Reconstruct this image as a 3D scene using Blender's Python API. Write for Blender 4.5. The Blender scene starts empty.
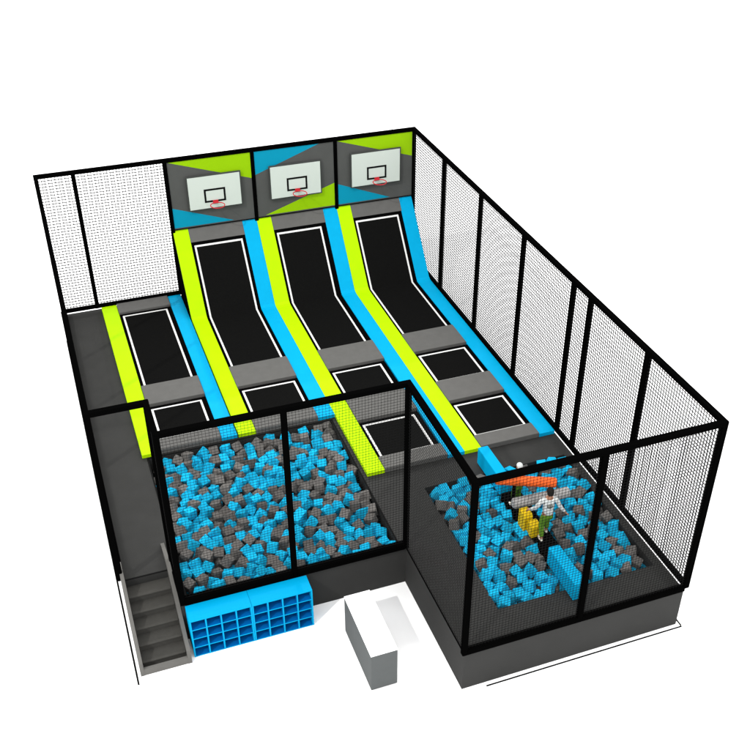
import bpy, bmesh, math, random
from mathutils import Vector, Matrix, Euler
random.seed(7)
S = bpy.context.scene
COL = S.collection

# ------------------------------------------------------------------ camera
cd = bpy.data.cameras.new('camera'); cam = bpy.data.objects.new('camera', cd); COL.objects.link(cam)
cam.location = (-0.0326, -25.2893, 14.0108)
cam.rotation_euler = (0.95094, -0.01014, -0.36113)
cd.sensor_width = 36.0; cd.lens = 1020.653/750*36
cd.shift_x = -(401.242-375)/750; cd.shift_y = (402.798-375)/750
cd.clip_start = .1; cd.clip_end = 1000
S.camera = cam

# ------------------------------------------------------------------ light: bright white studio dome, one key lamp, one weak back lamp
W = bpy.data.worlds.new('World'); S.world = W; W.use_nodes = True
nt = W.node_tree; bg = nt.nodes['Background']
tc = nt.nodes.new('ShaderNodeTexCoord'); sp = nt.nodes.new('ShaderNodeSeparateXYZ'); rp = nt.nodes.new('ShaderNodeValToRGB')
nt.links.new(tc.outputs['Generated'], sp.inputs[0]); nt.links.new(sp.outputs['Z'], rp.inputs['Fac']); nt.links.new(rp.outputs['Color'], bg.inputs['Color'])
rp.color_ramp.elements[0].position = 0.0; rp.color_ramp.elements[0].color = (.50, .50, .51, 1)
rp.color_ramp.elements[1].position = 0.75; rp.color_ramp.elements[1].color = (1, 1, 1, 1)
bg.inputs['Strength'].default_value = 1.72
def lamp(name, d, strength, angle):
    l = bpy.data.lights.new(name, 'SUN'); l.energy = strength; l.angle = math.radians(angle); l.color = (1, .985, .96)
    o = bpy.data.objects.new(name, l); COL.objects.link(o); o.rotation_euler = Vector(d).to_track_quat('-Z', 'Y').to_euler(); o.location = (0, -20, 20)
lamp('key_lamp', (.82, .57, -1.02), 1.12, 1.0)
lamp('back_lamp', (-.22, -5.3, -3.85), .42, 1.0)
S.view_settings.view_transform = 'Standard'; S.view_settings.look = 'None'; S.view_settings.gamma = 1
S.view_settings.exposure = 0.64

# ------------------------------------------------------------------ dimensions (metres)
XW = 10.0; H = 3.845; G = -1.053; DZ = -0.10
X2, X3, X4 = 3.152, 5.43, 7.716
B = [2.206, 4.508, 6.848, 9.171, 9.877, 12.029]
YR, YL, YC = -14.389, -11.494, -10.525
N, P0, PM, P2 = 5.426, 0.991, 7.717, 3.145

# ------------------------------------------------------------------ helpers
def mat(name, col, rough=.7, spec=.2, noise=0, nscale=8, bump=0, bscale=200, rnd=0, metal=0, k=1.26):
    col = tuple(min(.93, c*k) for c in col)
    m = bpy.data.materials.new(name); m.use_nodes = True; t = m.node_tree; p = t.nodes['Principled BSDF']
    p.inputs['Base Color'].default_value = (*col, 1); p.inputs['Roughness'].default_value = rough
    p.inputs['Specular IOR Level'].default_value = spec; p.inputs['Metallic'].default_value = metal
    L = t.links; tcn = t.nodes.new('ShaderNodeTexCoord')
    out = None
    if noise or rnd:
        hsv = t.nodes.new('ShaderNodeHueSaturation'); hsv.inputs['Color'].default_value = (*col, 1)
        val = None
        if noise:
            n = t.nodes.new('ShaderNodeTexNoise'); n.inputs['Scale'].default_value = nscale; n.inputs['Detail'].default_value = 5
            L.new(tcn.outputs['Object'], n.inputs['Vector'])
            mr = t.nodes.new('ShaderNodeMapRange'); mr.inputs['From Min'].default_value = .25; mr.inputs['From Max'].default_value = .75
            mr.inputs['To Min'].default_value = 1-noise; mr.inputs['To Max'].default_value = 1+noise
            L.new(n.outputs['Fac'], mr.inputs['Value']); val = mr.outputs[0]
        if rnd:
            oi = t.nodes.new('ShaderNodeObjectInfo'); ge = t.nodes.new('ShaderNodeNewGeometry')
            ad = t.nodes.new('ShaderNodeMath'); ad.operation = 'ADD'; fr = t.nodes.new('ShaderNodeMath'); fr.operation = 'FRACT'
            L.new(oi.outputs['Random'], ad.inputs[0]); L.new(ge.outputs['Random Per Island'], ad.inputs[1]); L.new(ad.outputs[0], fr.inputs[0])
            mr2 = t.nodes.new('ShaderNodeMapRange'); mr2.inputs['To Min'].default_value = 1-rnd; mr2.inputs['To Max'].default_value = 1+rnd
            L.new(fr.outputs[0], mr2.inputs['Value'])
            if val is not None:
                mu = t.nodes.new('ShaderNodeMath'); mu.operation = 'MULTIPLY'; L.new(val, mu.inputs[0]); L.new(mr2.outputs[0], mu.inputs[1]); val = mu.outputs[0]
            else: val = mr2.outputs[0]
        L.new(val, hsv.inputs['Value']); L.new(hsv.outputs[0], p.inputs['Base Color'])
    if bump:
        n2 = t.nodes.new('ShaderNodeTexNoise'); n2.inputs['Scale'].default_value = bscale; n2.inputs['Detail'].default_value = 3
        L.new(tcn.outputs['Object'], n2.inputs['Vector'])
        bp = t.nodes.new('ShaderNodeBump'); bp.inputs['Strength'].default_value = bump; bp.inputs['Distance'].default_value = .01
        L.new(n2.outputs['Fac'], bp.inputs['Height']); L.new(bp.outputs[0], p.inputs['Normal'])
    return m
M = dict(
 floor=mat('white_floor', (.95, .95, .95), .9, .0, k=1),
 line=mat('floor_line', (.004, .004, .004), .8, 0),
 deck=mat('deck_vinyl', (.0168, .0168, .0160), .75, .12, noise=.10, nscale=2.5, bump=.25, bscale=90),
 side=mat('platform_side', (.0200, .0200, .0193), .8, .10, noise=.06, nscale=1.5),
 seam=mat('deck_seam', (.008, .008, .010), .9, 0),
 pit=mat('pit_lining', (.010, .010, .010), .9, .05),
 yellow=mat('lime_vinyl', (.235, .41, .0), .6, .04, noise=.03, nscale=5, bump=.1),
 blue=mat('sky_blue_vinyl', (.0, .200, .36), .6, .04, noise=.03, nscale=5, bump=.1),
 grey=mat('grey_vinyl', (.064, .063, .060), .7, .08, noise=.06, nscale=6, bump=.2),
 greydark=mat('dark_grey_panel', (.047, .048, .046), .8, .1, noise=.08, nscale=2),
 lime2=mat('lime_panel', (.165, .31, .0), .8, .1), blue2=mat('blue_panel', (.0, .160, .25), .8, .1),
 mat=mat('jump_mat', (.0034, .0034, .0033), .9, .0, noise=.3, nscale=60),
 frame=mat('spring_cover', (.0012, .0012, .0012), .9, .0),
 white=mat('white_webbing', (.42, .42, .41), .8, .1),
 steel=mat('black_powder_coat', (.0008, .0008, .0008), .6, .0),
 net=mat('black_netting', (.006, .006, .006), .9, .0),
 board=mat('backboard_white', (.34, .37, .34), .5, .2), mountshade=mat('backboard_mount_and_shade', (.03, .032, .03), .7, .1),  # dark grey for the mount and the shadow halo painted round the board
 black=mat('black_paint', (.002, .002, .002), .7, .05),
 red=mat('red_hoop', (.30, .012, .018), .5, .2),
 stair=mat('stair_carpet', (.034, .033, .030), .9, .05, noise=.08, nscale=8, bump=.3, bscale=120),
 stringer=mat('stair_stringer', (.075, .073, .068), .8, .1, noise=.05),
 cubby=mat('cubby_blue', (.0, .200, .37), .5, .03), cubbyshade=mat('cubby_inside_shade', (.0, .075, .25), .7, .02),  # second blue is deepened to paint in the shade of the pigeonholes
 cubeB=mat('blue_foam', (.004, .212, .35), .95, .03, rnd=.22, noise=.05, nscale=20, bump=.3, bscale=60),
 cubeG=mat('grey_foam', (.070, .066, .062), .95, .03, rnd=.25, noise=.06, nscale=20, bump=.3, bscale=60),
 beam=mat('beam_blue', (.0, .205, .36), .6, .03),
 orange=mat('orange_vinyl', (.42, .062, .008), .6, .15), rollgrey=mat('light_grey_vinyl', (.19, .185, .18), .7, .1),
 yell2=mat('yellow_vinyl', (.36, .24, .0), .6, .15),
 counter=mat('white_top', (.9, .9, .9), .5, .0, k=1), counterside=mat('grey_laminate', (.058, .062, .062), .6, .03, noise=.03),
 skin=mat('skin', (.22, .11, .07), .7, .1), hair=mat('hair', (.006, .005, .004), .8, .1),
 jacket=mat('white_cloth', (.33, .345, .34), .9, .02, noise=.1, nscale=12), trousers=mat('green_cloth', (.06, .13, .012), .9, .02, noise=.12, nscale=12),
 shoe=mat('shoe', (.40, .38, .33), .7, .1), printm=mat('jacket_print', (.10, .10, .09), .9, 0),
)
def obj(name, bm, m, parent=None, loc=None):
    me = bpy.data.meshes.new(name); bm.to_mesh(me); bm.free()
    for k in (m if isinstance(m, (list, tuple)) else [m]): me.materials.append(M[k])
    o = bpy.data.objects.new(name, me); COL.objects.link(o)
    if loc is not None:
        me.transform(Matrix.Translation(-Vector(loc))); o.location = loc
    if parent is not None:
        o.parent = parent
        if loc is None: o.location = -Vector(parent.location)      # geometry was written in world space
        else: o.location = Vector(loc)-Vector(parent.location)
    return o
def sub(o, part):          # hang a piece under a part written in the same world space
    o.parent = part; o.location = (0, 0, 0); return o
def tag(o, label, cat, group=None, kind=None):
    if label: o['label'] = label
    if cat: o['category'] = cat
    if group: o['group'] = group
    if kind: o['kind'] = kind
    return o
def thing(name, loc, label, cat, group=None):
    o = bpy.data.objects.new(name, None); COL.objects.link(o); o.location = loc; o.empty_display_size = .1
    return tag(o, label, cat, group)
def bx(bm, a, b, mi=0, bev=0):
    x0, x1 = sorted((a[0], b[0])); y0, y1 = sorted((a[1], b[1])); z0, z1 = sorted((a[2], b[2]))
    v = [bm.verts.new(p) for p in ((x0,y0,z0),(x1,y0,z0),(x1,y1,z0),(x0,y1,z0),(x0,y0,z1),(x1,y0,z1),(x1,y1,z1),(x0,y1,z1))]
    fs = [bm.faces.new([v[i] for i in f]) for f in ((0,3,2,1),(4,5,6,7),(0,1,5,4),(1,2,6,5),(2,3,7,6),(3,0,4,7))]
    for f in fs: f.material_index = mi
    if bev:
        es = {e for f in fs for e in f.edges}
        r = bmesh.ops.bevel(bm, geom=list(es), offset=bev, segments=2, affect='EDGES', profile=.5)
        for f in r['faces']: f.material_index = mi
def box(a, b, bev=0):
    bm = bmesh.new(); bx(bm, a, b, 0, bev); return bm
def prism(bm, pts, d, mi=0):
    """closed prism: polygon pts (3-D), extruded by vector d"""
    d = Vector(d); a = [bm.verts.new(p) for p in pts]; b = [bm.verts.new(Vector(p)+d) for p in pts]; n = len(pts)
    fs = [bm.faces.new(a), bm.faces.new(b[::-1])]
    for i in range(n): fs.append(bm.faces.new((a[i], b[i], b[(i+1) % n], a[(i+1) % n])))
    for f in fs: f.material_index = mi
    bmesh.ops.recalc_face_normals(bm, faces=fs)
def rod(bm, p, q, r, n=4, r2=None, caps=True, mi=0, rot=0.785398):
    p, q = Vector(p), Vector(q); d = (q-p).normalized(); r2 = r if r2 is None else r2
    u = d.cross(Vector((0, 0, 1)) if abs(d.z) < .9 else Vector((0, 1, 0))).normalized(); w = d.cross(u)
    A = []; Bv = []
    for i in range(n):
        a = 2*math.pi*i/n+rot; o = u*math.cos(a)+w*math.sin(a)
        A.append(bm.verts.new(p+o*r)); Bv.append(bm.verts.new(q+o*r2))
    for i in range(n):
        f = bm.faces.new((A[i], A[(i+1) % n], Bv[(i+1) % n], Bv[i])); f.material_index = mi
        f.smooth = n > 6
    if caps:
        bm.faces.new(A[::-1]).material_index = mi; bm.faces.new(Bv).material_index = mi
def sheet(bm, pts, mi=0):
    f = bm.faces.new([bm.verts.new(p) for p in pts]); f.material_index = mi; return f

# ------------------------------------------------------------------ setting
bm = bmesh.new(); s = 220; sheet(bm, [(-s, -s, G), (s, -s, G), (s, s, G), (-s, s, G)])
tag(obj('floor', bm, 'floor'), None, None, kind='structure')
bm = bmesh.new(); t = .034; z = G+.002
def strip(a, b):
    a, b = Vector((*a, G+.004)), Vector((*b, G+.004)); d = (b-a).normalized(); n = Vector((-d.y, d.x, 0))*t/2
    sheet(bm, [a-n, b-n, b+n, a+n])
strip((-.07, .3), (-.07, -12.27)); strip((5.88, -14.48), (10.06, -14.48)); strip((10.06, -14.48+t/2), (10.06, -10.0))
tag(obj('floor_marking', bm, 'line'), None, None, kind='structure')

# ------------------------------------------------------------------ raised platform with two sunken pits
XD = 9.982   # right edge of the deck; a slit stays open beside the right fence
pit1 = (1.10, 5.31, -11.41, -6.95); pit2 = (6.45, 9.80, -13.62, -9.93); PF = -.85
plat = thing('raised_platform', (5, -7, G), 'dark grey raised L-shaped play deck with two sunken foam pits and plain side walls', 'platform')
BK = .048
def deck_mesh():
    xs = sorted({0.03, P0-.03, pit1[0], pit1[1], N, pit2[0], pit2[1], XD}); ys = sorted({BK, pit1[2], pit1[3], YL, YC, pit2[2], pit2[3], YR, -6.95})
    bm = bmesh.new()
    def solid(x, y):
        if y < YR or y > BK: return False
        if x < P0-.03 and y < YC: return False
        if x < N and y < YL: return False
        for a in (pit1, pit2):
            if a[0] < x < a[1] and a[2] < y < a[3]: return False
        return True
    for i in range(len(xs)-1):
        for j in range(len(ys)-1):
            if solid((xs[i]+xs[i+1])/2, (ys[j]+ys[j+1])/2):
                sheet(bm, [(xs[i], ys[j], DZ), (xs[i+1], ys[j], DZ), (xs[i+1], ys[j+1], DZ), (xs[i], ys[j+1], DZ)])
    bmesh.ops.remove_doubles(bm, verts=bm.verts, dist=1e-5)
    return bm
obj('deck', deck_mesh(), 'deck', plat)
out = [(0.03, BK), (0.03, YC), (P0-.03, YC), (P0-.03, YL), (N, YL), (N, YR), (XD, YR), (XD, BK)]
bm = bmesh.new()
for i in range(len(out)):
    a, b = out[i], out[(i+1) % len(out)]
    sheet(bm, [(a[0], a[1], G), (b[0], b[1], G), (b[0], b[1], DZ), (a[0], a[1], DZ)])
bmesh.ops.remove_doubles(bm, verts=bm.verts, dist=1e-5); bmesh.ops.recalc_face_normals(bm, faces=bm.faces)
obj('side_wall', bm, 'side', plat)
for a in (pit1, pit2):
    bm = bmesh.new(); c = [(a[0], a[2]), (a[1], a[2]), (a[1], a[3]), (a[0], a[3])]
    for i in range(4):
        p, q = c[i], c[(i+1) % 4]; sheet(bm, [(*p, PF), (*q, PF), (*q, DZ), (*p, DZ)])
    sheet(bm, [(*p, PF) for p in c]); bmesh.ops.remove_doubles(bm, verts=bm.verts, dist=1e-5)
    obj('pit_lining', bm, 'deck', plat)
bm = bmesh.new()   # rim edging and joints between the deck boards
for a in (pit1,):
    w = .03; zz = DZ+.012
    bx(bm, (a[0]-w, a[2]-w, DZ), (a[1]+w, a[2], zz)); bx(bm, (a[0]-w, a[3], DZ), (a[1]+w, a[3]+w, zz))
    bx(bm, (a[0]-w, a[2], DZ), (a[0], a[3], zz)); bx(bm, (a[1], a[2], DZ), (a[1]+w, a[3], zz))
bx(bm, (0.04, YC+.0, DZ), (P0-.04, YC+.03, DZ+.012))
obj('edge_trim', bm, 'black', plat)

# ------------------------------------------------------------------ stairs
st = thing('staircase', (.46, -11.3, G), 'dark grey staircase between low grey side boards, leading up to the left walkway', 'stairs')
rise = (DZ-G)/6; tr = .27; xa, xb = .075, .875
bm = bmesh.new()
for k in range(1, 6):
    zt = DZ-rise*k; y0 = YC-.005-tr*(k-1); prism(bm, [(xa, y0, G+.003), (xa, y0-tr-.02, G+.003), (xa, y0-tr-.02, zt), (xa, y0, zt)], (xb-xa, 0, 0))
steps = obj('steps', bm, 'stair', st)
yend = YC-.005-tr*5-.02
for k in range(1, 6):
    y0 = YC-.005-tr*(k-1); zt = DZ-rise*k
    bm = bmesh.new(); bx(bm, (xa, y0-tr-.045, zt-.03), (xb, y0-tr+.02, zt+.006), bev=.01); sub(obj('nosing', bm, 'stair', st), steps)
for x0, x1 in ((.0, .07), (.88, .95)):
    bm = bmesh.new()
    pr = [(YC+.75, DZ+.008), (YC+.75, DZ+.05), (YC-.02, .18), (-12.09, -.72), (-12.09, G+.004), (YC-.005, G+.004), (YC-.005, DZ+.008)]
    prism(bm, [(x0, y, z) for y, z in pr], (x1-x0, 0, 0)); bmesh.ops.triangulate(bm, faces=[f for f in bm.faces if len(f.verts) > 4])
    obj('side_board', bm, 'stringer', st)
obj('kick_board', box((.07, -12.085, G+.004), (.88, -12.03, G+.16)), 'stringer', st)

# ------------------------------------------------------------------ lanes
lanes = [(1.0, X2), (X2, X3), (X3, X4), (X4, 9.98)]
lname = ['leftmost flat lane', 'second lane from the left', 'third lane from the left', 'lane beside the right fence']
BY = -1.57; RT = 1.90
def ramp_pt(x, t, off=0):      # t 0 at the bend, 1 at the top
    n = Vector((0, -RT, -BY)).normalized()*off
    return Vector((x, BY*(1-t)+n.y, RT*t+n.z))
def slab(bm, x0, x1, y0, y1, z0, z1, mi=0): bx(bm, (x0, y0, z0), (x1, y1, z1), mi)
def ramp_slab(bm, x0, x1, prof, th, mi=0):
    """profile list of (y,z) along the lane, thickened by th below"""
    top = [Vector((x0, y, z)) for y, z in prof]; n = len(prof)
    low = []
    for i in range(n):
        a = Vector(prof[max(0, i-1)]); b = Vector(prof[min(n-1, i+1)]); d = (b-a).normalized(); nn = Vector((d.y, -d.x))
        if nn.y > 0: nn = -nn
        low.append(Vector((x0, prof[i][0]+nn.x*th, prof[i][1]+nn.y*th)))
    for i in range(n-1):
        prism(bm, [top[i], top[i+1], low[i+1], low[i]], (x1-x0, 0, 0), mi)
def tramp_flat(x0, x1, yt, yb, label):
    """x0..x1, yt..yb = outside of the white line"""
    th = thing('trampoline', ((x0+x1)/2, (yt+yb)/2, DZ), label, 'trampoline', 'black trampoline beds set in rows')
    z = -.012; w = .048
    obj('spring_cover', box((x0-.125, yb-.03, DZ+.004), (x1+.125, yt+.11, z-.006)), 'frame', th)
    bm = bmesh.new(); sheet(bm, [(x0+w, yb+w, z), (x1-w, yb+w, z), (x1-w, yt-w, z), (x0+w, yt-w, z)]); jm = obj('jump_mat', bm, 'mat', th)
    bm = bmesh.new()
    slab(bm, x0, x1, yb, yb+w, z-.006, z+.004); slab(bm, x0, x1, yt-w, yt, z-.006, z+.004)
    slab(bm, x0, x0+w, yb+w, yt-w, z-.006, z+.004); slab(bm, x1-w, x1, yb+w, yt-w, z-.006, z+.004)
    sub(obj('border_line', bm, 'white', th), jm)
def pad(x0, x1, yb, yt, label, group='grey pads between the trampolines'):
    bm = box((x0, yb, DZ+.004), (x1, yt, .035), bev=.012); tag(obj('grey_pad', bm, 'grey', loc=((x0+x1)/2, (yb+yt)/2, DZ)), label, 'pad', group)
def stripe(x0, x1, yb, yt, m, label, ramped):
    bm = bmesh.new()
    if ramped:
        ramp_slab(bm, x0, x1, [(yb, .0), (BY-.12, .0), (BY-.02, .012), (BY+.06, .055), (.0, RT+.005)], .09)
    else:
        bx(bm, (x0, yb, DZ+.004), (x1, yt, .0), bev=.01)
    tag(obj('lime_side_pad' if m == 'yellow' else 'blue_side_pad', bm, m, loc=((x0+x1)/2, yb, DZ)), label, 'pad', 'long coloured pads between the lanes')
tx = [(1.455, 2.64), (3.62, 4.93), (5.89, 7.16), (8.165, 9.44)]
F1, F2 = -6.87, -9.18
# lane 1: flat
stripe(.98, 1.38, -6.9, -.06, 'yellow', 'flat lime pad along the right side of the dark walkway', False)
stripe(2.76, 3.12, F1, -.06, 'blue', 'flat blue pad tucked under the left side of the first ramp', False)
tramp_flat(*tx[0], -.71, -4.23, 'long flat trampoline nearest the left walkway, below the net')
tramp_flat(*tx[0], -5.23, -6.47, 'small trampoline in the leftmost lane beside the foam pit corner')
pad(1.385, 2.755, -.58, -.06, 'grey pad below the back net at the far end of the leftmost lane')
pad(1.385, 2.755, -5.06, -4.235, 'grey pad between the long and the small trampoline of the leftmost lane')
pad(1.385, 2.755, F1, -6.475, 'grey pad at the pit edge in front of the leftmost small trampoline')
ends = [None, F1, F2, F2]
yl = {1: 'long lime pad running down the left edge of the first ramp', 2: 'long lime pad left of the middle ramp, ending beside the left pit', 3: 'long lime pad left of the third ramp, ending at the balance beam'}
bl = {1: 'long blue pad on the right edge of the first ramp', 2: 'long blue pad on the right edge of the middle ramp', 3: 'long blue pad under the right net fence'}
nm = {1: 'under the first backboard', 2: 'under the middle backboard', 3: 'under the third backboard, by the right fence'}
for i in (1, 2, 3):
    a, b = lanes[i]; x0, x1 = tx[i]; e = ends[i]
    stripe(a-.005, a+.395, e, 0, 'yellow', yl[i], True)
    stripe(b-.405 if i < 3 else 9.56, b-.01 if i < 3 else 9.945, e, 0, 'blue', bl[i], True)
    # ramp trampoline
    th = thing('ramp_trampoline', ((x0+x1)/2, BY, DZ), 'tall bent ramp trampoline %s' % nm[i], 'ramp trampoline', 'bent wall-ramp trampolines under the backboards')
    TT = .80
    bm = bmesh.new(); ramp_slab(bm, a+.40, b-.41, [(-4.16, -.02), (BY, -.02), (BY*(1-TT-.08), RT*(TT+.08)-.02)], .05); obj('spring_cover', bm, 'frame', th)
    up = ramp_pt(0, TT)
    def pt(x, s, off): # s<0: flat part, distance; s in 0..1 ramp
        return (x, BY+s, -.012+off) if s <= 0 else tuple(ramp_pt(x, s, .0+off)+Vector((0, 0, -.0)))
    bm = bmesh.new(); w = .048
    sheet(bm, [pt(x0+w, -2.55, 0), pt(x1-w, -2.55, 0), pt(x1-w, 0, 0), pt(x0+w, 0, 0)])
    sheet(bm, [pt(x0+w, 0, 0), pt(x1-w, 0, 0), pt(x1-w, TT-.022, 0), pt(x0+w, TT-.022, 0)])
    jm = obj('jump_mat', bm, 'mat', th)
    bm = bmesh.new()
    for u0, u1 in ((x0, x0+w), (x1-w, x1)):
        sheet(bm, [pt(u0, -2.56, .006), pt(u1, -2.56, .006), pt(u1, 0, .006), pt(u0, 0, .006)])
        sheet(bm, [pt(u0, 0, .006), pt(u1, 0, .006), pt(u1, TT, .006), pt(u0, TT, .006)])
    sheet(bm, [pt(x0+w, TT-.02, .006), pt(x1-w, TT-.02, .006), pt(x1-w, TT, .006), pt(x0+w, TT, .006)])
    sub(obj('border_line', bm, 'white', th), jm)
    for xx in (a-.006, b-.045):   # black side skirts closing the wedge under the ramp
        bm = bmesh.new()
        prism(bm, [(xx, BY+.05, DZ+.005), (xx, -.03, DZ+.005), (xx, -.03, RT-.12), ], (.04, 0, 0)); obj('side_skirt', bm, 'frame', th)
    bm = bmesh.new(); ramp_slab(bm, a+.40, b-.41, [(BY*(1-.835), RT*.835+.01), (.0, RT+.01)], .07)
    tag(obj('grey_pad', bm, 'grey', loc=((x0+x1)/2, -.15, RT-.2)), 'grey pad capping the top of the ramp %s' % nm[i], 'pad', 'grey pads between the trampolines')
    pad(a+.40, b-.41 if i < 3 else 9.555, -5.05, -4.13, 'grey pad at the foot of the ramp trampoline %s' % nm[i].replace(', by the right fence',''))
    tramp_flat(x0, x1, -5.21, -6.46, {1: 'small trampoline of the second lane, at the back edge of the left foam pit', 2: 'small trampoline in the middle of the third lane', 3: 'upper of two small trampolines in the lane by the right fence'}[i])
    if i == 1: pad(a+.40, b-.41, F1, -6.465, 'grey pad at the left pit edge in front of the second lane')
    else:
        pad(a+.40, b-.41 if i < 3 else 9.555, -7.32, -6.465, ['','','grey pad between the two small trampolines of the third lane','grey pad between the two small trampolines by the right fence'][i])
        tramp_flat(x0, x1, -7.49, -8.75, {2: 'small trampoline nearest the notch corner, right of the left foam pit', 3: 'lower small trampoline by the right fence, nearest the right pit'}[i])
        pad(a+.40, b-.41 if i < 3 else 9.555, F2, -8.755, ['','','grey front pad between the left and right pits','grey front pad facing the right pit by the fence'][i])

# ------------------------------------------------------------------ fences
def post(par, x, y, z0=-.03, z1=H, w=.106):
    bm = bmesh.new(); bx(bm, (x-w/2, y-w/2, z0), (x+w/2, y+w/2, z1+w/2), bev=.018); obj('post', bm, 'steel', par)
def rail(par, p, q, name, w=.096, trim=.045):
    p, q = Vector(p), Vector(q); d = (q-p).normalized()*trim
    bm = bmesh.new(); rod(bm, p+d, q-d, w/2*1.4142, 4); obj(name, bm, 'steel', par)
def net(par, p, q, z0=.04, z1=H-.05, cell=.0765, r=.0058, z0b=None):
    p, q = Vector((*p, 0)), Vector((*q, 0)); L = (q-p).length; d = (q-p)/L
    n = max(1, round(L/cell)); m = max(1, round((z1-z0)/cell)); bm = bmesh.new()
    for i in range(n):
        a = p+d*(L*(i+.5)/n); rod(bm, (a.x, a.y, z0), (a.x, a.y, z1), r, 4, caps=False)
    for j in range(m+1):
        zz = z0+(z1-z0)*j/m; rod(bm, (p.x, p.y, zz), (q.x, q.y, zz), r, 4, caps=False)
    obj('net', bm, 'net', par)
RZ = .015
f = thing('net_fence', (X2/2, 0, 0), 'back net fence of black posts, carrying the three colour panels along its top rail', 'fence', 'black net fences round the platform')
for x in (0, .886, X2, X3, X4, XW): post(f, x, 0)
for a, b in ((0, .886), (.886, X2), (X2, X3), (X3, X4), (X4, XW)): rail(f, (a, 0, H), (b, 0, H), 'top_rail')
for a, b in ((0, .886), (.886, X2)): rail(f, (a, 0, RZ+.01), (b, 0, RZ+.01), 'bottom_rail', .09); net(f, (a, 0), (b, 0), cell=.078, r=.0110)
f = thing('net_fence', (XW, -7, 0), 'long black net fence of seven bays down the right side of the platform', 'fence', 'black net fences round the platform')
ys = [0]+[-b for b in B]+[YR]
for y in ys[1:]: post(f, XW, y)
for a, b in zip(ys, ys[1:]):
    rail(f, (XW, a, H), (XW, b, H), 'top_rail'); rail(f, (XW, a, RZ), (XW, b, RZ), 'bottom_rail', .088); net(f, (XW, a), (XW, b), cell=.074, r=.0080)
f = thing('net_fence', (PM, YR, 0), 'front net fence of two bays across the right foam pit', 'fence', 'black net fences round the platform')
for x in (N, PM): post(f, x, YR, z0=-.10)
for a, b in ((N, PM), (PM, XW)):
    rail(f, (a, YR, H), (b, YR, H), 'top_rail'); rail(f, (a, YR, -.03), (b, YR, -.03), 'bottom_rail', .11); net(f, (a, YR), (b, YR), .0, cell=.062, r=.0034)
f = thing('net_fence', (N, YL, 0), 'short net fence running forward from the inner notch corner, facing the white counter', 'fence', 'black net fences round the platform')
post(f, N, YL, z0=-.10)
rail(f, (N, YL, H), (N, YR, H), 'top_rail'); rail(f, (N, YL, -.085), (N, YR, -.085), 'bottom_rail', .022); net(f, (N, YL), (N, YR), -.06, cell=.068, r=.0036)
f = thing('net_fence', (P2, YL, 0), 'front net fence of two bays across the left foam pit, above the blue cubbies', 'fence', 'black net fences round the platform')
for x in (P0, P2): post(f, x, YL, z0=-.10)
for a, b in ((P0, P2), (P2, N)):
    rail(f, (a, YL, H), (b, YL, H), 'top_rail'); rail(f, (a, YL, -.02), (b, YL, -.02), 'bottom_rail', .13); net(f, (a, YL), (b, YL), .0, cell=.060, r=.0032)
f = thing('entrance_gateway', (P0, YC, 0), 'black gateway frame at the stair head with a short net side toward the left pit', 'gateway')
post(f, P0, YC, z0=-.09); rail(f, (0, YC, H), (P0, YC, H), 'top_rail'); rail(f, (P0, YC, H), (P0, YL, H), 'top_rail'); rail(f, (P0, YC, RZ), (P0, YL, RZ), 'bottom_rail', .1)
net(f, (P0, YC), (P0, YL))
f = thing('net_fence', (0, -5, 0), 'left side net fence seen edge on, along the dark walkway', 'fence', 'black net fences round the platform')
ys = [0, -2.51, -4.77, -7.03, YC]
for y in ys[1:]: post(f, 0, y)
for a, b in zip(ys, ys[1:]):
    rail(f, (0, a, H), (0, b, H), 'top_rail'); rail(f, (0, a, RZ-.03), (0, b, RZ-.03), 'bottom_rail', .15); net(f, (0, a), (0, b), r=.0022)

# ------------------------------------------------------------------ panels and hoops
def clip_quad(x0, x1, z0, z1): return [(x0, z0), (x1, z0), (x1, z1), (x0, z1)]
pan = [
 (X2, X3, 'first colour panel on the back fence: lime top corner, blue lower left corner', [([(3.2, 3.80), (5.38, 3.80), (5.38, 3.08)], 1), ([(3.2, 1.96), (4.80, 1.96), (3.2, 2.53)], 2)], (3.66, 5.04, 2.44, 3.33), 4.345),
 (X3, X4, 'middle colour panel on the back fence: blue upper left, lime lower right', [([(5.48, 3.80), (5.48, 3.15), (7.29, 3.80)], 2), ([(7.67, 1.96), (7.67, 2.62), (5.69, 1.96)], 1)], (5.87, 7.25, 2.44, 3.33), 6.59),
 (X4, XW, 'third colour panel, in the right back corner: lime top, blue lower left', [([(7.77, 3.79), (9.94, 3.80), (9.94, 3.10)], 1), ([(7.77, 1.96), (9.29, 1.96), (7.77, 2.56)], 2)], (8.15, 9.55, 2.455, 3.385), 8.87),
]
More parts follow.
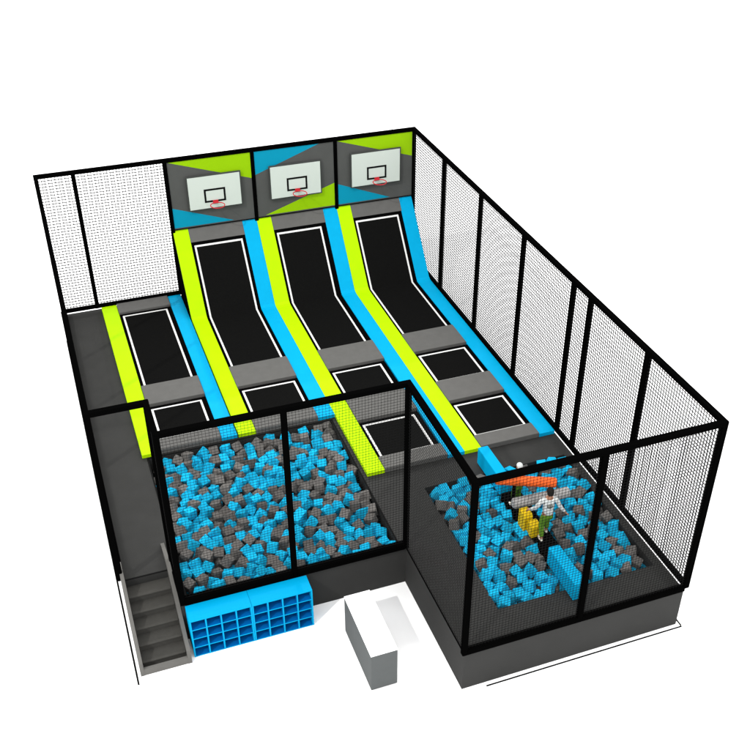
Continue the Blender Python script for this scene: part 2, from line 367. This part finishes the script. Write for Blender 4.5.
for i, (a, b, lab, tris, bb, rx) in enumerate(pan):
    bm = bmesh.new(); bx(bm, (a+.05, -.03, 1.93), (b-.05, .0, 3.80), 0)
    for tr_, mi in tris: prism(bm, [(x, -.030, z) for x, z in tr_], (0, -.003, 0), mi)
    bx(bm, (a+.05, -.045, 1.905), (b-.05, .01, 1.93), 3)
    tag(obj('wall_panel', bm, ['greydark', 'lime2', 'blue2', 'black'], loc=((a+b)/2, 0, 1.93)), lab, 'panel', 'colour panels behind the hoops')
    t_ = thing('basketball_hoop', ((bb[0]+bb[1])/2, -.1, bb[2]), ['basketball backboard and red ring on the leftmost colour panel', 'basketball backboard and red ring on the middle colour panel', 'basketball backboard and red ring nearest the right corner'][i], 'basketball hoop', 'basketball hoops on the panels')
    obj('mount', box((bb[0]+.1, -.035, bb[2]+.1), (bb[1]-.1, -.075, bb[3]-.1)), 'mountshade', t_)
    bm = bmesh.new(); bx(bm, (bb[0]-.035, -.075, bb[2]-.035), (bb[1]+.035, -.105, bb[3]+.035), bev=.004); obj('board_shade_backing', bm, 'mountshade', t_)  # dark backing widened past the board to imitate its soft shadow
    bbo = obj('backboard', box((bb[0], -.106, bb[2]), (bb[1], -.118, bb[3])), 'board', t_)
    bm = bmesh.new(); sx0, sx1, sz0, sz1 = rx-.285, rx+.285, 2.60, 2.975; w = .05
    y0, y1 = -.1185, -.122
    bx(bm, (sx0, y0, sz0), (sx1, y1, sz0+w)); bx(bm, (sx0, y0, sz1-w), (sx1, y1, sz1)); bx(bm, (sx0, y0, sz0+w), (sx0+w, y1, sz1-w)); bx(bm, (sx1-w, y0, sz0+w), (sx1, y1, sz1-w))
    sub(obj('target_square', bm, 'black', t_), bbo)
    bm = bmesh.new(); n = 28; R_ = .185; cy = -.12-R_-.06; zr = 2.60
    pts = [Vector((rx+R_*math.cos(2*math.pi*k/n), cy+R_*math.sin(2*math.pi*k/n), zr)) for k in range(n)]
    for k in range(n): rod(bm, pts[k], pts[(k+1) % n], .013, 6, caps=False)
    bx(bm, (rx-.07, -.1225, zr-.05), (rx+.07, -.135, zr+.05)); bx(bm, (rx-.05, -.135, zr-.012), (rx+.05, cy+R_, zr+.008))
    obj('ring', bm, 'red', t_)

# ------------------------------------------------------------------ shoe cubbies
def cubby(x0, x1, label):
    t_ = thing('shoe_cubby', ((x0+x1)/2, -11.78, G), label, 'shoe rack', 'blue shoe cubbies under the left pit')
    yb, yf, zb, zt = -11.565, -11.98, G+.003, -.09; T = .028; nc = 4; nr = 4
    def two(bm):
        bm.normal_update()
        for f_ in bm.faces: f_.material_index = 0 if f_.normal.y < -.5 else 1  # front edges bright, inner faces in the blue with shade painted in
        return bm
    bm = bmesh.new(); bx(bm, (x0, yf, zt-.03), (x1, yb, zt), bev=.004); obj('top_board', bm, 'cubby', t_)
    obj('back_board', box((x0, yb-.015, zb), (x1, yb, zt-.031)), 'cubbyshade', t_)
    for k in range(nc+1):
        xc = x0+(x1-x0-T)*k/nc; bm = box((xc, yf+.001, zb), (xc+T, yb-.016, zt-.031)); obj('divider', bm if k in (0, nc) else two(bm), ['cubby', 'cubbyshade'], t_)
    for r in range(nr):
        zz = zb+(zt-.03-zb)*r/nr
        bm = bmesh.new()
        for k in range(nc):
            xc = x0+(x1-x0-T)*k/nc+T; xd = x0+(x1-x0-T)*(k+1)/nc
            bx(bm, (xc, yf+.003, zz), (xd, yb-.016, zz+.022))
        obj('shelf', two(bm), ['cubby', 'cubbyshade'], t_)
cubby(1.015, 2.18, 'left blue shoe rack of sixteen pigeonholes, beside the stairs')
cubby(2.184, 3.35, 'right blue shoe rack of sixteen pigeonholes, nearer the white counter')

# ------------------------------------------------------------------ counter
t_ = thing('reception_counter', (4.11, -13.1, G), 'narrow white-topped counter with grey sides standing free on the white floor', 'counter')
obj('plinth', box((3.885, -12.37, G+.003), (4.345, -13.845, G+.03)), 'black', t_)
obj('cabinet', box((3.865, -12.345, G+.03), (4.365, -13.865, -.125)), 'counterside', t_)
bm = bmesh.new(); bx(bm, (3.862, -12.34, -.124), (4.368, -13.87, -.10)); obj('worktop', bm, 'counter', t_)

# ------------------------------------------------------------------ obstacle course in the right pit
def beam(y0, y1, label):
    bm = bmesh.new(); bx(bm, (7.84, y0, DZ+.016), (8.08, y1, .34), bev=.022)
    tag(obj('balance_beam', bm, 'beam', loc=(7.96, (y0+y1)/2, DZ)), label, 'balance beam', 'blue balance beams over the right pit')
beam(-9.55, -10.72, 'blue foam balance beam reaching out from the back deck of the right pit')
beam(-12.86, -13.94, 'blue foam balance beam resting on the front rim of the right pit')
tb = thing('obstacle_walkway', (8.05, -11.8, DZ), 'low black padded walkway between the two blue beams, under the climbers', 'walkway')
bm = bmesh.new(); bx(bm, (7.86, -10.74, -.22), (8.28, -12.84, .0), bev=.03); obj('walking_pad', bm, 'frame', tb)
for y in (-11.0, -12.6):
    for x in (7.95, 8.18): obj('leg', box((x-.04, y-.04, PF+.003), (x+.04, y+.04, -.22)), 'frame', tb)
def roller(p, q, r, m, px, label):
    p, q = Vector(p), Vector(q); t_ = thing('padded_roller', ((p+q)/2), label, 'obstacle', 'padded arms across the walkway')
    bm = bmesh.new(); d = (q-p).normalized()
    rod(bm, p, q, r, 20, caps=False); rod(bm, p-d*.03, p, r*.7, 20, r2=r, caps=True); rod(bm, q, q+d*.03, r, 20, r2=r*.7, caps=True)
    for k in (1, 2, 3): c_ = p+(q-p)*k/4; rod(bm, c_-d*.006, c_+d*.006, r*1.02, 20)
    obj('padding', bm, m, t_)
    u = (px-p.x)/(q.x-p.x); c = p+(q-p)*u
    bm = bmesh.new(); rod(bm, (c.x, c.y, .003), (c.x, c.y, c.z-r*.8), .035, 12); obj('stand', bm, 'frame', t_)
roller((7.50, -11.17, .80), (8.57, -11.66, .80), .105, 'orange', 7.83, 'orange padded arm crossing in front of the far climber')
roller((7.74, -11.55, .40), (8.93, -11.60, .40), .115, 'rollgrey', 8.12, 'light grey padded arm crossing behind the near climber')
bm = bmesh.new()
prism(bm, [(7.76, -11.73, .003), (7.76, -12.0, .003), (7.76, -12.0, .36), (7.76, -11.94, .42), (7.76, -11.73, .42)], (.19, 0, 0))
prism(bm, [(7.82, -12.005, .003), (7.82, -12.22, .003), (7.82, -12.22, .26), (7.82, -12.14, .31), (7.82, -12.005, .31)], (.20, 0, 0))
bmesh.ops.bevel(bm, geom=bm.edges[:], offset=.012, segments=1, affect='EDGES')
tag(obj('foam_step', bm, 'yell2', loc=(7.85, -12.1, 0)), 'yellow stepped foam block at the near climber left hand', 'foam block')

# ------------------------------------------------------------------ people
def skin_obj(name, pts, edges, m, parent, sub=2, root=0):
    me = bpy.data.meshes.new(name); me.from_pydata([p[0] for p in pts], edges, []); me.update()
    o = bpy.data.objects.new(name, me); COL.objects.link(o); o.parent = parent; me.materials.append(M[m])
    md = o.modifiers.new('skin', 'SKIN'); md.use_smooth_shade = True
    for i, p in enumerate(pts):
        r = p[1]; me.skin_vertices[0].data[i].radius = r if isinstance(r, tuple) else (r, r)
        me.skin_vertices[0].data[i].use_root = (i == root)
    sd = o.modifiers.new('sub', 'SUBSURF'); sd.levels = sub; sd.render_levels = sub
    return o
def blob(name, parts, m, parent, res=16):
    bm = bmesh.new()
    for c, s_ in parts:
        r = bmesh.ops.create_uvsphere(bm, u_segments=res, v_segments=res//2+2, radius=1)
        for v in r['verts']: v.co = Vector((v.co.x*s_[0], v.co.y*s_[1], v.co.z*s_[2]))+Vector(c)
    for f_ in bm.faces: f_.smooth = True
    me = bpy.data.meshes.new(name); bm.to_mesh(me); bm.free(); me.materials.append(M[m])
    o = bpy.data.objects.new(name, me); COL.objects.link(o); o.parent = parent; return o
def person(loc, rz, h, pose, label, headm='hair'):
    root = thing('person', loc, label, 'person', 'children on the obstacle walkway'); root.rotation_euler = (0, 0, rz); k = h/1.75; root.scale = (k, k, k)
    J = pose; V = Vector
    # local frame: +y is the way the figure faces, +x its right
    pts = []; ed = []
    def v(p, r): pts.append((tuple(p), r)); return len(pts)-1
    def chain(st_, lst):
        prev = st_
        for p, r in lst:
            i = v(p, r); ed.append((prev, i)); prev = i
        return prev
    pel = v((0, 0, .95), (.14, .10))
    ch = chain(pel, [((0, .0, 1.10), (.125, .09)), ((0, .01, 1.28), (.15, .10)), ((0, .0, 1.42), (.10, .08))])
    nk = chain(ch, [((0, .015, 1.50), .052), ((0, .02, 1.56), .062), ((0, .025, 1.63), (.078, .092)), ((0, .025, 1.70), (.070, .085))])
    for s_ in (-1, 1):
        hip, kn, an, toe = J['leg'][s_]
        chain(pel, [(hip, .085), (kn, .055), (an, .038), (toe, .032)])
        sh, el, wr = J['arm'][s_]
        w = chain(ch, [(sh, .052), (el, .038), (wr, .026)])
        d = (V(wr)-V(el)).normalized(); side = V((s_*.0, 1, 0)) - d*d.y; side.normalize(); nrm = d.cross(side)
        palm = chain(w, [(V(wr)+d*.06, (.034, .022))])
        for q, (off, ln) in enumerate(((-.028, .075), (-.009, .088), (.010, .082), (.028, .065))):
            b0 = V(wr)+d*.085+side*off
            chain(palm, [(b0, .009), (b0+d*ln*.5+nrm*.008, .0085), (b0+d*ln*.9+nrm*.022, .007)])
        th0 = V(wr)+d*.035+side*.035
        chain(palm, [(th0, .012), (th0+d*.035+side*.022, .010), (th0+d*.06+side*.028, .008)])
    skin_obj('body', pts, ed, 'skin', root)
    # face, ears
    blob('nose', [((0, .125, 1.635), (.014, .02, .022))], 'skin', root, 8)
    for s_ in (-1, 1):
        blob('ear', [((s_*.088, .02, 1.64), (.012, .022, .032))], 'skin', root, 8)
        blob('eye', [((s_*.032, .108, 1.655), (.012, .008, .008))], 'hair', root, 8)
    blob('mouth', [((0, .108, 1.592), (.024, .01, .006))], 'red', root, 8)
    blob('hair', [((0, -.002, 1.685), (.098, .108, .095)), ((0, -.035, 1.63), (.090, .075, .085))], headm, root)
    if headm != 'hair': root.children[-1].name = 'cap'
    # jacket
    pts = []; ed = []
    base = v((0, .0, .86), (.165, .13)); c1 = chain(base, [((0, 0, 1.08), (.150, .115)), ((0, .01, 1.27), (.178, .125)), ((0, .0, 1.41), (.125, .10)), ((0, .01, 1.475), (.07, .07))])
    for s_ in (-1, 1):
        sh, el, wr = J['arm'][s_]; sh, el, wr = V(sh), V(el), V(wr); chain(3, [(sh, .072), (el, .056), (wr-(wr-el)*.06, .042)])
    jk = skin_obj('jacket', pts, ed, 'jacket', root)
    blob('jacket_print', [((0, -.112, 1.25), (.085, .03, .07))], 'printm', jk, 10)
    pts = []; ed = []
    base = v((0, .0, .97), (.150, .115)); b2 = chain(base, [((0, 0, .88), (.150, .115))])
    for s_ in (-1, 1):
        hip, kn, an, toe = [V(q) for q in J['leg'][s_]]; chain(b2, [(hip+V((0, 0, -.10)), .105), (kn, .080), (an+(kn-an)*.10, .062)])
    skin_obj('trousers', pts, ed, 'trousers', root)
    for s_ in (-1, 1):
        hip, kn, an, toe = [V(q) for q in J['leg'][s_]]; mid = (an*.45+toe*.55); d = toe-an; a = math.atan2(d.x, d.y)
        bm = bmesh.new(); r = bmesh.ops.create_uvsphere(bm, u_segments=14, v_segments=8, radius=1)
        for q in r['verts']:
            q.co = Vector((q.co.x*.052, q.co.y*.145, max(q.co.z, -.75)*.050))
        for f_ in bm.faces: f_.smooth = True
        me = bpy.data.meshes.new('shoe'); bm.to_mesh(me); bm.free(); me.materials.append(M['shoe'])
        o = bpy.data.objects.new('shoe', me); COL.objects.link(o); o.parent = root; o.location = (mid.x, mid.y, an.z-.04); o.rotation_euler = (0, 0, -a)
    return root
pose1 = dict(leg={-1: ((-.09, 0, .90), (-.11, .06, .50), (-.10, -.03, .085), (-.11, .12, .03)), 1: ((.09, 0, .90), (.10, .26, .56), (.09, .20, .16), (.09, .34, .10))},
             arm={-1: ((-.185, 0, 1.38), (-.33, .02, 1.13), (-.44, .16, .97)), 1: ((.185, 0, 1.38), (.31, .01, 1.12), (.47, .02, .90))})
pose2 = dict(leg={-1: ((-.09, 0, .90), (-.10, .05, .50), (-.10, 0, .085), (-.11, .15, .03)), 1: ((.09, 0, .90), (.11, .06, .50), (.11, .0, .085), (.12, .15, .03))},
             arm={-1: ((-.185, 0, 1.38), (-.30, .06, 1.13), (-.24, .27, 1.05)), 1: ((.185, 0, 1.38), (.30, .06, 1.13), (.24, .27, 1.05))})
person((8.06, -12.34, .0), math.radians(-12), 1.33, pose1, 'near climber seen from behind, dark hair, white printed jacket and green trousers, arms held out')
person((7.97, -11.22, .0), math.radians(10), 1.12, pose2, 'far climber in white cap, white top and green trousers, mostly hidden by the orange arm', 'jacket')

# ------------------------------------------------------------------ foam cubes
CS = .20
def cube_me(name, m):
    bm = bmesh.new(); bmesh.ops.create_cube(bm, size=CS); bmesh.ops.bevel(bm, geom=bm.edges[:], offset=.008, segments=1, affect='EDGES')
    me = bpy.data.meshes.new(name); bm.to_mesh(me); bm.free(); me.materials.append(M[m]); return me
cmB, cmG = cube_me('foam_cube', 'cubeB'), cube_me('foam_cube', 'cubeG')
cubes = []
def heap(a, ztop, mind, n, pblue, pit, bulge=.05, excl=None, m=.10):
    pts = []; tries = 0
    while tries < n:
        tries += 1
        x = random.uniform(a[0]+m, a[1]-m); y = random.uniform(a[2]+m, a[3]-m)
        if excl and excl(x, y): continue
        if all((x-p[0])**2+(y-p[1])**2 > mind*mind for p in pts): pts.append((x, y))
    for x, y in pts:
        z = ztop+random.uniform(-bulge, bulge)+.04*math.sin(x*3.1+y*1.7)*math.cos(y*2.3-x)
        rot = Euler((random.uniform(-.62, .62), random.uniform(-.62, .62), random.uniform(0, 6.28)))
        # colours clump
        c = math.sin(x*4.3+1.3*math.sin(y*3.1))+math.cos(y*4.9-x*1.2)
        blue = random.random() < pblue+.02*c
        cubes.append((Vector((x, y, z)), rot, blue, pit, True))
ex2 = lambda x, y: (7.80 < x < 8.36 and -12.75 < y < -10.6) or (7.74 < x < 8.18 and (y > -10.7 or y < -12.7))
heap(pit1, -.20, .190, 12000, .56, 0)
heap(pit2, -.14, .188, 12000, .71, 1, excl=ex2)
ntop = len(cubes)
top = sorted(range(ntop), key=lambda i: (cubes[i][0]-cam.location).length)
indiv = set(top[:300])
heap(pit1, -.38, .18, 4000, .5, 0); heap(pit2, -.33, .18, 4000, .7, 1)
lab = {(True, 0): 'sky blue foam cube lying loose in the left pit', (False, 0): 'dark grey foam cube lying loose in the left pit',
       (True, 1): 'sky blue foam cube in the right pit, left of the balance beams', (False, 1): 'dark grey foam cube in the right pit, left of the balance beams',
       (True, 2): 'sky blue foam cube in the right pit, between the beams and the right fence', (False, 2): 'dark grey foam cube in the right pit, between the beams and the right fence'}
for i in sorted(indiv):
    p, r, b, pit, _ = cubes[i]
    o = bpy.data.objects.new('foam_cube', cmB if b else cmG); COL.objects.link(o); o.location = p; o.rotation_euler = r
    side = 0 if not pit else (1 if p.x < 7.97 else 2)
    tag(o, lab[(b, side)], 'foam cube', '%s foam cubes %s' % ('blue' if b else 'grey', ('in the left pit', 'left of the beams', 'right of the beams')[side]))
bm = bmesh.new(); cube_t = bmesh.new(); bmesh.ops.create_cube(cube_t, size=CS); bmesh.ops.bevel(cube_t, geom=cube_t.edges[:], offset=.008, segments=1, affect='EDGES')
tv = [v_.co.copy() for v_ in cube_t.verts]; tf = [[v_.index for v_ in f_.verts] for f_ in cube_t.faces]; cube_t.free()
vs = []; fsx = []; mi = []
for i, (p, r, b, pit, _) in enumerate(cubes):
    if i in indiv: continue
    Rm = r.to_matrix(); o0 = len(vs)
    vs += [tuple(Rm @ c + p) for c in tv]; fsx += [[o0+q for q in f_] for f_ in tf]; mi += [0 if b else 1]*len(tf)
bm.free(); me = bpy.data.meshes.new('foam_cube_heap'); me.from_pydata(vs, [], fsx); me.materials.append(M['cubeB']); me.materials.append(M['cubeG'])
for pl, q in zip(me.polygons, mi): pl.material_index = q
me.update(); o = bpy.data.objects.new('foam_cube_heap', me); COL.objects.link(o)
tag(o, 'mass of blue and dark grey foam cubes filling the far parts of both pits', 'foam cubes', kind='stuff')
print('cubes', ntop, len(cubes))
